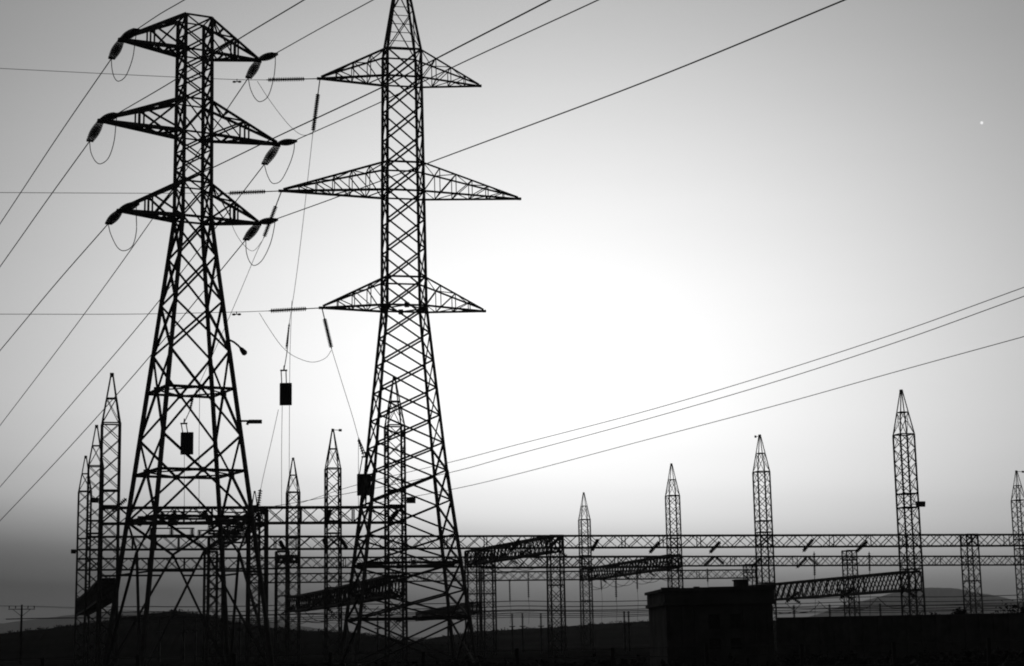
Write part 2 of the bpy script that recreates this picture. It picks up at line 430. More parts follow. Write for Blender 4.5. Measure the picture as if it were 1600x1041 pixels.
for k, e, rest, wd in ul:
    T = tipsA[k]; E = on_line(T, dU, *e); ends[k+'u'] = E
    insulator(T, E, 'black insulator string reaching up and right from the %s of the left pylon' % wd, GI, True, .165, 9, (.08, .97), gap=.11)
    wire([E]+ext(T, dU, [e]+rest, 18)[1:], .027, 'power line climbing to the upper right from the %s of the left pylon' % wd, GC)
jl = [('topl', [(175, 108), (179, 122), (186, 127), (197, 118), (207, 92), (211, 66)]),
      ('midl', [(142, 238), (149, 252), (158, 256), (170, 246), (178, 222), (181, 196)]),
      ('lowl', [(173, 366), (183, 386), (194, 392), (207, 384), (213, 362), (213, 338)]),
      ('topr', [(391, 138), (398, 153), (407, 159), (419, 150), (427, 125), (430, 102)]),
      ('midr', [(417, 272), (423, 284), (430, 287), (440, 281), (452, 258), (459, 236)]),
      ('lowr', [(385, 394), (390, 409), (398, 415), (410, 406), (422, 382), (428, 358)])]
for k, pts in jl:
    a, b = ends[k+'w'], ends[k+'u']; n = len(pts); d = b-a; d.z = 0
    P = [a] + [on_line(a, d.normalized(), *q) for q in pts] + [b]
    wire(P, .024, 'slack jumper loop hanging under the %s of the left pylon' % [x[3] for x in wl if x[0] == k][0], GJ, 'jumper_loop', 'cable')

# right pylon: horizontal strings to the left, dropper strings and droppers
GB = 'insulator strings hung from the left arms of the right pylon'
def Yt(k): return tipsB[k].y
for k, s0, s1, far, wd in (('topl', (477, 125), (416, 125), [(355, 124), (200, 117), (0, 107)], 'top'), ('midl', (416, 301), (356, 302), [(200, 302), (0, 301)], 'middle'),
                           ('lowl', (480, 484), (420, 486), [(357, 488), (200, 491), (0, 491)], 'bottom')):
    T = tipsB[k]; Y = T.y; p0, p1 = atY(*s0, Y), atY(*s1, Y)
    insulator(T, p1, 'thin level insulator string pulled left from the %s left arm of the right pylon' % wd, GB, False, .15, 20, ((T-p0).length/(T-p1).length, .99))
    pp = [p1]+[atY(*q, Y+2*i) for i, q in enumerate(far)]; pp.append(pp[-1]+(pp[-1]-pp[-2])*.6)
    wire(pp, .020, 'thin level power line running left from the %s left arm of the right pylon' % wd, 'level conductors of the right pylon')
    if True:
        m = MB(); c = lerp(p1, pp[1], .75 if wd != 'bottom' else .8)
        m.lathe(c+Vector((-.28, 0, -.16)), c+Vector((-.05, 0, -.16)), [(0, .05), (.5, .08), (1, .04)], 8)
        m.lathe(c+Vector((.05, 0, -.16)), c+Vector((.28, 0, -.16)), [(0, .04), (.5, .08), (1, .05)], 8)
        m.rod(c+Vector((-.1, 0, -.16)), c+Vector((.1, 0, -.16)), .02); m.box(c+Vector((0, 0, -.17)), c+Vector((0, 0, .03)), .05)
        tag(m.build('vibration_damper', DARK), 'small black damper clamped on the %s level line left of the right pylon' % wd, 'damper', 'dampers on the level lines')
# droppers
dr = [('topl', (494, 145), (489, 207), [(482, 270), (472, 360), (462, 440), (452, 505)], 'top'),
      ('midl', (429, 320), (412, 372), [(400, 397), (380, 445), (362, 487), (330, 560), (303, 618)], 'middle'),
      ('lowl', (507, 497), (518, 545), [(535, 600), (550, 648), (560, 684)], 'bottom')]
dend = {}
for k, s0, s1, rest, wd in dr:
    T = tipsB[k]; Y = T.y; p0, p1 = atY(*s0, Y), atY(*s1, Y)
    insulator(T, p1, 'slim insulator string hanging down from the %s left arm of the right pylon' % wd, GB, False, .15, 20, ((T-p0).length/(T-p1).length, .99))
    pp = [p1]+[atY(*q, lerp(Y, 116, (i+1)/len(rest))) for i, q in enumerate(rest)]; dend[k] = pp[-1]
    wire(pp, .018, 'thin dropper wire falling from the %s left arm of the right pylon' % wd, 'droppers of the right pylon')
for pts, wd in (([(402, 127), (418, 152), (437, 178), (455, 199), (472, 211), (489, 209)], 'top'),
                ([(358, 302), (360, 340), (368, 364), (382, 384), (396, 392), (411, 375)], 'middle'),
                ([(405, 489), (420, 513), (440, 541), (460, 557), (487, 566), (508, 560), (518, 547)], 'bottom')):
    wire([atY(x, y, 111) for x, y in pts], .017, 'thin sagging jumper from the %s level line to the dropper beside the right pylon' % wd, 'jumpers of the right pylon', 'jumper_loop', 'cable')

# ------------------------------------------------------------------ line traps (black drums on the droppers)
GT = 'black line traps hanging on the droppers'
def trap(x0, x1, y0, y1, ytop, xtop, Y, label, foot=None):
    c = atY((x0+x1)/2, y1, Y); t = atY((x0+x1)/2, y0, Y); r = (atY(x1, y1, Y)-atY(x0, y1, Y)).length/2
    root = thing('line_trap', c, label, 'line trap', GT); H = (t-c).length; ax = Vector((0, 0, 1)); t = c+ax*H
    m = MB(); prof = [(0, r*.9), (.03, r)]
    for k in range(12): a = .04+k*.078; prof += [(a, r), (a+.05, r), (a+.055, r*.95), (a+.072, r*.95)]
    prof += [(.98, r), (1, r*.9)]; m.lathe(c, t, prof, 24); m.build('winding_drum', DARK, root)
    m = MB()
    for s in (-1, 1): m.box(c+Vector((s*r*1.02, -.02, -.06)), t+Vector((s*r*1.02, -.02, .04)), .07)
    m.box(t+Vector((-r, 0, .04)), t+Vector((r, 0, .04)), .09, .05); m.box(c+Vector((-r, 0, -.04)), c+Vector((r, 0, -.04)), .09, .05)
    m.build('frame', STEEL, root)
    hk = atY(xtop, ytop, Y); m = MB()
    m.rod(t+Vector((-r*.75, 0, 0)), hk+Vector((-.2, 0, -.1)), .035); m.rod(t+Vector((r*.1, 0, 0)), hk+Vector((.12, 0, -.1)), .035)
    m.box(hk+Vector((-.26, 0, -.08)), hk+Vector((.2, 0, -.08)), .1); m.rod(hk+Vector((-.03, 0, -.1)), hk+Vector((0, 0, .25)), .04)
    m.build('hanger', STEEL, root)
    return c, hk
c1, k1 = trap(438, 455, 600, 632, 577, 444, 116, 'black drum shaped line trap hanging in clear sky between the two pylons')
c2, k2 = trap(283, 301, 677, 709, 660, 288, 116, 'black drum shaped line trap seen through the legs of the left pylon')
c3, k3 = trap(559, 579, 742, 773, 712, 571, 116, 'black drum shaped line trap beside the left leg of the right pylon')
GD = 'thin wires round the line traps'
def thin(pts, Y, label, r=.017):
    return wire([atY(x, y, Y) for x, y in pts], r, label, GD)
wire([dend['topl'], atY(449, 545, 116), k1], .03, 'short stiff lead between the top dropper and the sky line trap', GD)
wire([dend['midl'], atY(297, 640, 116), k2], .03, 'short lead down to the line trap behind the left pylon', GD)
wire([dend['lowl'], atY(568, 702, 116), k3], .035, 'short stiff lead above the line trap beside the right pylon', GD)
thin([(441, 632), (440, 700), (440, 796)], 116, 'left one of two upright wires under the sky line trap')
thin([(456, 470), (453, 560), (452, 700), (452, 796)], 117, 'right one of two upright wires passing behind the sky line trap')
thin([(435, 640), (424, 690), (412, 742), (407, 766)], 116, 'slanting wire from the sky line trap down to the gantry by the left pylon')
thin([(312, 610), (311, 700), (311, 792)], 117, 'upright wire behind the diaphragm of the left pylon')
thin([(288, 709), (288, 750), (288, 795)], 116, 'upright wire under the line trap behind the left pylon')
thin([(560, 690), (560, 742), (560, 795)], 116, 'upright wire left of the line trap beside the right pylon')
thin([(572, 773), (571, 795)], 116, 'short upright lead under the line trap beside the right pylon', .06)
GS = 'small slanting insulators on the front gantry'
insulator(atY(407, 764, 118), atY(402, 800, 118), 'short slanting black insulator on the front beam right of the left pylon leg', GS, False, .16, 9, (.02, .98))
insulator(atY(198, 779, 118), atY(174, 800, 118), 'short slanting black insulator on the front beam at the leftmost leg', GS, False, .17, 9, (.02, .98))
insulator(atY(452, 506, 116), atY(447, 545, 116), 'narrow black insulator on the lead above the sky line trap', GS, False, .07, 9, (.02, .98))
insulator(atY(301, 622, 116), atY(297, 640, 116), 'tiny insulator on the lead above the line trap behind the left pylon', GS, False, .11, 5, (.02, .98))
insulator(atY(560, 686, 116), atY(568, 712, 116), 'short black insulator above the line trap beside the right pylon', GS, False, .11, 6, (.02, .98))

# ------------------------------------------------------------------ gantry masts
GU = Vector((1, .27, 0)).normalized(); GV = Vector((-.27, 1, 0)).normalized(); MW = 1.24
def mast_parts(root, H, peak, org=Vector((0, 0, 0))):
    hw = MW/2; sh = 17.4 if peak else H
    def c(i, z):
        h = hw*(1.06-.06*z/17) if z <= sh else (hw*lerp(1, .54, (z-sh)/(19.2-sh)) if z < 19.2 else hw*lerp(.54, .09, (z-19.2)/(21-19.2)))
        a, b = ((-h, -h), (h, -h), (h, h), (-h, h))[i % 4]; return org + GU*a + GV*b + Vector((0, 0, z))
    for i in range(4):
        m = MB(); m.angle(c(i, 0), c(i, sh), .12, up=GU+GV); m.build('leg', STEEL, root)
    m = MB(); n = int(sh/1.16); zs = [sh*k/n for k in range(n+1)]
    for a, b in zip(zs, zs[1:]):
        for i in range(4): m.angle(c(i, a), c(i+1, b), .055); m.angle(c(i+1, a), c(i, b), .055)
    for z in ([sh, 12.6, 11.5, 6.6] if peak else [sh, 10.1, 6.6]):
        for i in range(4): m.angle(c(i, z), c(i+1, z), .1)
    m.build('lattice_bracing', STEEL, root)
    if peak:
        m = MB()
        for i in range(4):
            m.angle(c(i, sh), c(i, 19.2), .1); m.angle(c(i, 19.2), c(i, 20.95), .09)
            m.angle(c(i, 19.2), c(i+1, 19.2), .08); m.angle(c(i, sh), c(i+1, 19.2), .045); m.angle(c(i+1, sh), c(i, 19.2), .045)
        m.box(org+Vector((0, 0, 20.75)), org+Vector((0, 0, 21.05)), .24)
        m.build('peak', STEEL, root)
    else:
        m = MB(); 
        for i in (0, 2): m.box(c(i, sh), c(i+1, sh), .2, .16)
        m.build('cap_plate', STEEL, root)
MS = [('M1', 175, 584, 'tall pointed lattice mast left of the left pylon, nearest of three in a row'), ('M2', 151, 665, 'pointed lattice mast left of the left pylon, middle one of three in a row'),
      ('M3', 134, 713, 'pointed lattice mast furthest left in the photo, farthest of three in a row'), ('M4', 458, 716, 'small pointed lattice mast below the sky line trap'),
      ('M5', 520, 671, 'pointed lattice mast standing clear between the two pylons'), ('M6', 616, 590, 'tall pointed lattice mast seen through the right pylon'),
      ('M7', 398, 768, 'little far mast tip beside the right leg of the left pylon'), ('M8', 912, 770, 'smallest farthest pointed mast right of the right pylon'),
      ('M9', 1049, 725, 'pointed lattice mast above the left half of the dark building'), ('M10', 1187, 680, 'pointed lattice mast behind the right end of the dark building'),
      ('M11', 1408, 610, 'tallest pointed lattice mast on the right side'), ('M12', 1588, 736, 'pointed lattice mast cut by the right edge of the photo')]
def copy_tree(o, parent=None):
    c = o.copy(); sc.collection.objects.link(c); c.parent = parent
    for ch in list(o.children): copy_tree(ch, c)
    return c
MP = {}; proto = None
for k, x, y, lab in MS:
    P = atH(x, y, 21); P.z = 0; MP[k] = P
    if proto is None:
        proto = thing('gantry_mast', (0, 0, 0), lab, 'mast', 'pointed lattice masts of the gantries'); mast_parts(proto, 17.4, True); o = proto
    else: o = copy_tree(proto)
    o.location = P; o['label'] = lab
# short columns, placed on the rows
def onrow(a, b, px):
    A_, B_ = MP[a], MP[b]; t = bis(lambda t: proj(lerp(A_, B_, t)+Vector((0, 0, 8)))[0]-px, -1, 3); return lerp(A_, B_, t)
SC = [('C1', onrow('M1', 'M6', 402), 'squat lattice column right of the left pylon at the front beam'), ('C2', onrow('M2', 'M5', 337), 'squat dark lattice column seen between the legs of the left pylon'),
      ('C3', onrow('M5', 'M10', 868), 'squat lattice column carrying the slanting beam right of the right pylon'), ('C4', onrow('M4', 'M9', 738), 'squat lattice column right against the right pylon foot'),
      ('C5', onrow('M4', 'M9', 763), 'squat lattice column just right of the right pylon'), ('C6', onrow('M9', 'M12', 1329), 'squat lattice column between the dark building and the tallest right mast'),
      ('C7', onrow('M5', 'M10', 1517), 'squat wide lattice column between the two rightmost masts'), ('C8', onrow('M3', 'M4', 441), 'squat lattice column with a black cap just left of the small mast'),
      ('C9', MP['M8']+GU*23.5, 'squat far column rising over the roof of the dark building'), ('C11', onrow('M3', 'M4', 329), 'squat lattice column close behind the dark one inside the left pylon'), ('C10', onrow('M5', 'M10', 1700), 'squat lattice column beyond the right edge')]
sp_ = None
for k, P, lab in SC:
    MP[k] = P
    if sp_ is None: sp_ = thing('gantry_column', (0, 0, 0), lab, 'column', 'short flat-topped columns of the gantries'); mast_parts(sp_, 11.2, False); o = sp_
    else:
        if k == 'C10': continue
        o = copy_tree(sp_)
    o.location = P; o['label'] = lab

# ------------------------------------------------------------------ gantry beams
GBm = 'lattice beams between the gantry masts'
def beam(a, b, h, label, depth=1.12, pitch=None, wc=.15, wb=.07, group=GBm):
    a, b = Vector(a), Vector(b); a.z = b.z = 0; d = (b-a).normalized(); a -= d*.6; b += d*.6; l = (b-a).length; s = Vector((-d.y, d.x, 0)); hw = .5
    root = thing('gantry_beam', a+Vector((0, 0, h-depth)), label, 'beam', group)
    P = lambda t, k: a + d*t + s*(hw if k in (1, 2) else -hw) + Vector((0, 0, h if k > 1 else h-depth))   # 0,1 bottom 2,3 top
    for k in range(4): m = MB(); m.angle(P(0, k), P(l, k), wc); m.build('chord', STEEL, root)
    n = max(2, round(l/(pitch or depth*1.15))); m = MB()
    for i in range(n):
        t0, t1 = l*i/n, l*(i+1)/n
        for p, q in ((0, 3), (1, 2), (0, 1), (3, 2)):
            if i % 2: p, q = q, p
            m.angle(P(t0, p), P(t1, q), wb)
            if (p, q) in ((0, 3), (3, 0)) or pitch: m.angle(P(t0, q), P(t1, p), wb)
    for t in (0, l*.33, l*.5, l*.67, l):
        for p, q in ((0, 3), (1, 2)): m.angle(P(t, p), P(t, q), wb*1.3)
    m.build('web_bracing', STEEL, root); return root
def hh(k, y): return h_at(MP[k].x, MP[k].y, y)
R1 = 11.38; R2 = 11.2; R3 = 10.55; R4 = 10.5; LO = 6.4
beam(MP['M1'], MP['C1'], R1, 'front lattice beam running behind the left pylon from the tall left mast')
beam(MP['C1'], MP['M6'], R1, 'front lattice beam crossing the clear gap between the two pylons')
beam(MP['M2'], MP['C2'], R2, 'second row beam left half behind the left pylon')
beam(MP['C2'], MP['M5'], R2, 'second row beam between the left pylon and the mast in the gap')
beam(MP['M5'], MP['C3'], R2, 'second row beam passing behind the right pylon')
beam(MP['C3'], MP['M10'], R2, 'second row beam from the slanting beam to above the dark building')
beam(MP['M10'], MP['C7'], R2, 'second row beam passing behind the tallest right mast')
beam(MP['C7'], MP['C10'], R2, 'second row beam at the right edge of the photo')
beam(MP['M3'], MP['C8'], R3, 'third row beam behind the left pylon')
beam(MP['C8'], MP['C4'], R3, 'third row beam between the two pylons running on behind the right one', 1.05)
beam(MP['C5'], MP['M9'], R3, 'third row beam left of the dark building', 1.15, wc=.2, wb=.1)
beam(MP['M9'], MP['C6'], R3, 'third row beam above the dark building', 1.05)
beam(MP['C6'], MP['M12'], R3, 'third row beam right of the dark building', 1.05)
beam(MP['M7'], MP['M8'], R4, 'farthest thin beam low between the pylons and the smallest mast', 1.1)
beam(MP['M8'], MP['C9'], R4, 'farthest thin beam just over the roof of the dark building', 1.1)
beam(MP['C8'], MP['M4'], R3+.2, 'short black beam capping the squat column beside the small mast', .7, pitch=.5, wb=.1)
beam(MP['C4'], MP['C5'], R3, 'very short beam joining the twin columns beside the right pylon', 1.05)
GX = 'foreshortened cross beams of the gantries'
beam(MP['C1'], MP['C2'], R1-.25, 'dark foreshortened cross beam under the front beam beside the left pylon', 1.0, wc=.1, wb=.045, group=GX)
beam(MP['C3'], MP['C4'], R2, 'dark foreshortened upper cross beam rising right of the right pylon', 1.45, pitch=1.25, wc=.19, wb=.09, group=GX)
beam(MP['M9'], MP['M8'], 10.75, 'dark foreshortened upper cross beam ending at the mast over the building', 1.45, pitch=1.25, wc=.19, wb=.09, group=GX)
for a, b, lab in (('M1', 'M2', 'near half of the steep dark lower cross beam at the far left'), ('M2', 'M3', 'far half of the steep dark lower cross beam at the far left'),
                  ('M6', 'M5', 'near half of the dark lower cross beam left of the right pylon'), ('M5', 'M4', 'far half of the dark lower cross beam left of the right pylon'),
                  ('M11', 'M10', 'lower cross beam sloping from the tallest right mast to the dark building'), ('M10', 'M9', 'lower cross beam hidden partly behind the dark building')):
    beam(MP[a], MP[b], LO, lab, 1.45, pitch=1.0 if a in ('M1', 'M2') else 1.4, wc=.19, wb=.09, group=GX)
a_ = atH(744, 941, 6.3); b_ = atH(655, 957, 6.3)
beam(a_, b_, 6.3, 'small dark lower cross beam at the foot of the right pylon', 1.3, pitch=1.3, wc=.16, wb=.08, group=GX)

# ------------------------------------------------------------------ yard insulators on beams
GY = 'insulator strings on the gantry beams'
def rowY(a, b, px): return onrow(a, b, px).y
yi = [((1271, 842), (1254, 863), 'M10', 'C7'), ((1356, 845), (1337, 863), 'M10', 'C7'), ((1031, 846), (1014, 865), 'C3', 'M10'), ((1126, 846), (1108, 865), 'C3', 'M10'),
      ((1261, 871), (1244, 888), 'M9', 'C6'), ((1263, 871), (1280, 884), 'M9', 'C6'), ((1116, 869), (1099, 885), 'M9', 'C6'), ((1117, 869), (1132, 882), 'M9', 'C6'),
      ((1190, 872), (1173, 887), 'M9', 'C6'), ((437, 845), (444, 858), 'M2', 'M5'), ((516, 796), (509, 818), 'M1', 'M6'), ((232, 806), (215, 822), 'M1', 'M6'),
      ((275, 796), (262, 824), 'M1', 'M6'), ((318, 797), (330, 822), 'M1', 'M6'), ((505, 842), (512, 858), 'M2', 'M5'), ((531, 840), (543, 858), 'M2', 'M5'),
      ((622, 798), (606, 818), 'M1', 'M6'), ((935, 842), (924, 862), 'C3', 'M10'), ((812, 842), (796, 864), 'C3', 'M10')]
words = ['between the dark building and the tallest mast on the second row', 'near the tallest mast on the second row', 'left of the building on the second row', 'above the building on the second row',
         'leaning left on the third row right of the building', 'leaning right on the third row right of the building', 'leaning left on the third row above the building', 'leaning right on the third row above the building',
         'beside the mast behind the building', 'left of the small mast between the pylons', 'at the mast in the gap on the front beam', 'at the left legs of the left pylon on the front beam',
         'left of centre inside the left pylon on the front beam', 'right of centre inside the left pylon on the front beam', 'just left of the gap mast on the second row', 'just right of the gap mast on the second row',
         'on the front beam inside the right pylon', 'right of the smallest mast on the second row', 'on the beam over the slanting cross beam']
for (p, q, a, b), wd in zip(yi, words):
    Y = rowY(a, b, p[0])-.7; insulator(atY(*p, Y), atY(*q, Y-.4), 'short black insulator string '+wd, GY, False, .2, 9, (.03, .95))
GVs = 'upright insulator strings under the gantry beams'
for x, y0, y1, Y, wd in ((796, 905, 944, 238, 'first'), (825, 893, 940, 238, 'second'), (939, 905, 924, 240, 'third'), (962, 892, 940, 205, 'fourth'), (995, 890, 925, 205, 'fifth'),
                         (1272, 862, 905, 178, 'sixth'), (1358, 862, 897, 182, 'seventh'), (1105, 888, 912, 205, 'eighth')):
    insulator(atY(x, y0, Y), atY(x+1, y1, Y), '%s upright thin insulator from the left hanging under the beams right of the right pylon' % wd, GVs, False, .14, 12, (.04, .9))
    wire([atY(x+1, y1, Y), atY(x+2, (y1+960)/2, Y), atY(x+1, 975, Y)], .02, 'thin lead below the %s upright insulator from the left' % wd, 'thin leads under the upright insulators')
# hardware crowding the cross beams
GH = 'insulators crowding the slanting cross beams'
k_ = 0
for a, b, h, n, wd in (('C3', 'C4', R2, 7, 'upper cross beam right of the right pylon'), ('M9', 'M8', 10.75, 7, 'upper cross beam ending over the building'),
                       ('M11', 'M10', LO, 5, 'lower cross beam by the tallest right mast'), ('M6', 'M4', LO, 6, 'lower cross beam left of the right pylon')):
    for i in range(n):
        t = (i+.6)/(n+.2); c = lerp(MP[a], MP[b], t)+Vector((0, 0, h)); sd = -1 if i % 2 else 1
        p = c+GU*.55*sd+Vector((0, 0, -.9)); q = p+GU*1.5*sd+Vector((0, 0, -1.0))
        o = ('nearest', 'second nearest', 'third', 'fourth', 'fifth', 'sixth', 'farthest')[i]
        insulator(p, q, '%s small insulator on the %s' % (o, wd), GH, False, .17, 8, (.04, .95))
        e2 = c-GU*1.4*sd+Vector((0, 0, -1.9))
        wire([q, lerp(q, e2, .3)-Vector((0, 0, .8)), lerp(q, e2, .7)-Vector((0, 0, .8)), e2], .03, '%s jumper slung under the %s' % (o, wd), 'jumpers under the cross beams', 'jumper_loop', 'cable', sub=4)
# low level bus conductors strung through the yard
GL = 'thin level wires low over the yard'
for n_, (Y, h, dx) in enumerate([(200, 5.9, 0), (205, 5.45, 0), (215, 5.2, 0), (222, 4.9, 0), (214, 4.55, 0), (236, 4.6, 0), (170, 4.35, 0)]):
    pts = []
    for X in range(-45, 100, 5):
        t = (X % 21)/21; pts.append(Vector((X, Y+.27*X, h-.35*4*t*(1-t)*.5)))
    wire(pts, .045, '%s thin wire from the top strung level low across the whole yard' % ('first', 'second', 'third', 'fourth', 'fifth', 'sixth', 'lowest')[n_], GL, sub=3)
# ------------------------------------------------------------------ switchgear on the front gantry, seen inside the left pylon
GQ = 'disconnector switches on the cross beam inside the left pylon'
def disconnector(P, label, L_=2.6):
    root = thing('disconnector_switch', P, label, 'switch', GQ); d = GU
    m = MB(); m.box(P-d*L_/2, P+d*L_/2, .2, .16); m.build('base_beam', STEEL, root)
    for t in (-.45, 0, .45):
        p = P+d*L_*t; m = MB(); discs(m, p+Vector((0, 0, .08)), p+Vector((0, 0, .5)), 4, .2); m.build('post_insulator', GLASS, root)
    m = MB(); m.box(P-d*L_*.5+Vector((0, 0, .54)), P+d*L_*.5+Vector((0, 0, .54)), .12, .1); m.build('contact_arm', STEEL, root)
for t, s, lab in ((.05, -2.0, 'switch on the near end of the cross beam'), (.3, -1.2, 'second switch along the cross beam'), (.55, -1.5, 'third switch along the cross beam'), (.8, .8, 'switch on the far end of the cross beam')):
    c = lerp(MP['C1'], MP['C2'], t); disconnector(Vector((c.x, c.y, R1-.17))+GU*s+Vector((0, 0, -.9)), 'dark disconnector '+lab+' inside the left pylon')
for x, y, lab in ((285, 806, 'upper left'), (370, 807, 'upper right'), (350, 829, 'lower right'), (268, 832, 'lower left')):
    disconnector(atY(x, y+5, 134), 'dark disconnector hanging %s in the cluster inside the left pylon' % lab, 3.4 if x < 300 else 2.4)

# ------------------------------------------------------------------ lines from the right, over the gantries
GR = 'three thin lines sloping across the right half of the sky'
for pts, lab in (([(1600, 449), (1400, 521), (1200, 586), (1000, 645), (800, 697), (705, 722), (560, 757), (470, 786)], 'upper'),
                 ([(1600, 463), (1400, 535), (1200, 600), (1000, 658), (800, 712), (705, 738), (560, 768), (400, 796)], 'middle'),
                 ([(1600, 526), (1400, 581), (1200, 637), (1000, 690), (800, 743), (705, 765), (600, 784), (520, 797)], 'lower')):
    S = atY(*pts[-1], 178); d = Vector((46, -62, 0)).normalized(); P = [on_line(S, d, *q) for q in pts]
    P = [P[0]+(P[0]-P[1])*1.0] + P
    wire(P, .028, '%s one of three thin lines sloping down from the right edge to the gantries' % lab, GR)

# ------------------------------------------------------------------ lamps and brackets
GF = 'small floodlights bolted to masts'
def flood(x, y, Y, toX, label, w=.75):
    c = atY(x, y, Y); t = atY(toX, y, Y); root = thing('floodlight', t, label, 'floodlight', GF); d = (c-t).normalized()
    m = MB(); m.box(t, c, .07); m.build('bracket', STEEL, root)
    m = MB(); m.prism(c-d*w*.5, c+d*w*.55, [(-.16, -.2), (.16, -.2), (.26, .12), (.2, .22), (-.2, .22), (-.26, .12)]); m.build('housing', DARK, root)
flood(148, 782, 156, 153, 'small black floodlight on the middle mast of the left three', .6)
flood(642, 782, 128, 629, 'small black floodlight on the mast inside the right pylon', .6)
flood(1438, 788, 142, 1426, 'small black floodlight on the right side of the tallest right mast', .65)
flood(115, 862, 181, 122, 'tiny black floodlight left of the leftmost mast', .4)
# curved street-type lamp on left pylon
P0 = atY(357, 533, 95.5); root = thing('curved_lamp', P0, 'curved lamp arm reaching right from the right leg of the left pylon', 'lamp', None)
m = MB(); m.tube([atY(x, y, 95.5) for x, y in ((354, 532), (360, 532), (366, 535), (372, 540), (378, 546))], .06); m.build('lamp_arm', STEEL, root)
m = MB(); m.lathe(atY(375, 543, 95.5), atY(384, 554, 95.5), [(0, .06), (.3, .13), (.8, .17), (1, .1)], 10); m.build('lamp_head', DARK, root)
P0 = atY(372, 659, 95.5); root = thing('side_bracket', P0, 'level black bracket sticking out right from the left pylon at mid height', 'bracket', None)
m = MB(); m.box(atY(371, 658, 95.5), atY(392, 658, 95.5), .09, .1); m.build('arm', STEEL, root)
m = MB(); m.box(atY(389, 659, 95.5), atY(409, 659, 95.5), .2, .2); m.box(atY(386, 664, 95.5), atY(388, 659, 95.5), .12); m.build('lamp_housing', DARK, root)
GFl = 'small vanes on the mast tips'
for x0, x1, y, k, lab in ((522, 534, 672, 'M5', 'tip of the mast in the gap between the pylons'), (1186, 1179, 682, 'M10', 'tip of the mast behind the building'), (1590, 1601, 737, 'M12', 'tip of the rightmost mast')):
    Y = MP[k].y; m = MB(); m.box(atY(x0, y, Y), atY(x1, y+.5, Y), .07, .05); p = atY(x1, y+.5, Y); q = lerp(atY(x0, y, Y), p, .6); m.box(q, p, .12, .22)
    tag(m.build('wind_vane', DARK), 'tiny vane sticking out at the '+lab, 'vane', GFl)

# ------------------------------------------------------------------ dark building
bl = atY(1005, 921, 92); br = atY(1213, 918, 90); bY = 90.0
W0, W1 = atY(1036, 946, bY).x, atY(1211, 946, bY).x; zt = h_at(W1, bY, 917); zp = h_at(W1, bY, 944)
dep = 7.5
root = thing('switch_house', ((W0+W1)/2, bY, 0), 'low dark flat roofed building with a deep overhanging parapet right of centre', 'building', None)
def cuboid(m, x0, x1, y0, y1, z0, z1):
    m.add([(x0, y0, z0), (x1, y0, z0), (x1, y1, z0), (x0, y1, z0), (x0, y0, z1), (x1, y0, z1), (x1, y1, z1), (x0, y1, z1)],
          [(0, 3, 2, 1), (4, 5, 6, 7), (0, 1, 5, 4), (1, 2, 6, 5), (2, 3, 7, 6), (3, 0, 4, 7)])
th = math.radians(2.5)
def rot(m):                         # turn about the near right corner so the left side wall shows
    c = Vector((W1, bY, 0))
    for v in m.v:
        d = v-c; v.x = c.x + d.x*math.cos(th) - d.y*math.sin(th); v.y = c.y + d.x*math.sin(th) + d.y*math.cos(th)
wins = [(lerp(W0, W1, a), lerp(W0, W1, b)) for a, b in ((.40, .50), (.59, .69))]
wz = [(1.95, 2.7), (.95, 1.5)]
m = MB(); cuboid(m, W0+.12, W1-.12, bY+.3, bY+dep, 0, zp)
# front wall as piers and bands, leaving real window openings
xs_ = [W0+.12, wins[0][0], wins[0][1], wins[1][0], wins[1][1], W1-.12]
for i in (0, 2, 4): cuboid(m, xs_[i], xs_[i+1], bY+.05, bY+.297, 0, zp-.003)
for i in (1, 3):
    cuboid(m, xs_[i], xs_[i+1], bY+.05, bY+.297, 0, wz[1][0]); cuboid(m, xs_[i], xs_[i+1], bY+.05, bY+.297, wz[1][1], wz[0][0]); cuboid(m, xs_[i], xs_[i+1], bY+.05, bY+.297, wz[0][1], zp-.003)
for k in range(9):
    x = lerp(W0+.3, W1-.4, k/8)
    if not any(a-.25 < x < b+.1 for a, b in wins): cuboid(m, x, x+.16, bY-.02, bY+.048, 0, zp-.01)
rot(m); m.build('wall', CONC, root)
m = MB(); cuboid(m, W0+.06, W1-.04, bY-.06, bY+dep+.06, zp+.001, zt); cuboid(m, W0-.06, W1+.06, bY-.15, bY+dep+.15, zt-.14, zt+.003); cuboid(m, W0-.03, W1+.03, bY-.12, bY+dep+.12, zp+.03, zp+.16)
for v in m.v: v.z += 0
rot(m); rf = m.build('parapet', CONC, root)
m = MB(); rr = random.Random(3); x = W0-.1
while x < W1:
    l = rr.uniform(.3, .9); cuboid(m, x, min(x+l-.02, W1+.05), bY-.13, bY+.1, zt+.005, zt+rr.uniform(.02, .09)); x += l
rot(m); m.build('coping_tile', CONC, rf)
m = MB(); vx0, vx1 = atY(1150, 905, bY+2).x, atY(1169, 905, bY+2).x; cuboid(m, vx0, vx1, bY+1.5, bY+2.4, zt-.01, zt+.38); cuboid(m, vx0-.06, vx1+.06, bY+1.44, bY+2.46, zt+.383, zt+.45); rot(m); m.build('roof_vent', CONC, root)
for a, b in wins:
    for z0, z1 in wz:
        m = MB()
        for (p, q, r_, s_) in ((a, b, z0, z0+.06), (a, b, z1-.06, z1), (a, a+.06, z0+.06, z1-.06), (b-.06, b, z0+.06, z1-.06), ((a+b)/2-.025, (a+b)/2+.025, z0+.06, z1-.06)):
            cuboid(m, p+.003, q-.003, bY+.14, bY+.2, r_+.003, s_-.003)
        rot(m); f = m.build('window', DARK, root)
        m = MB(); cuboid(m, a+.05, b-.05, bY+.165, bY+.175, z0+.05, z1-.05); rot(m); m.build('pane', PANE, f)
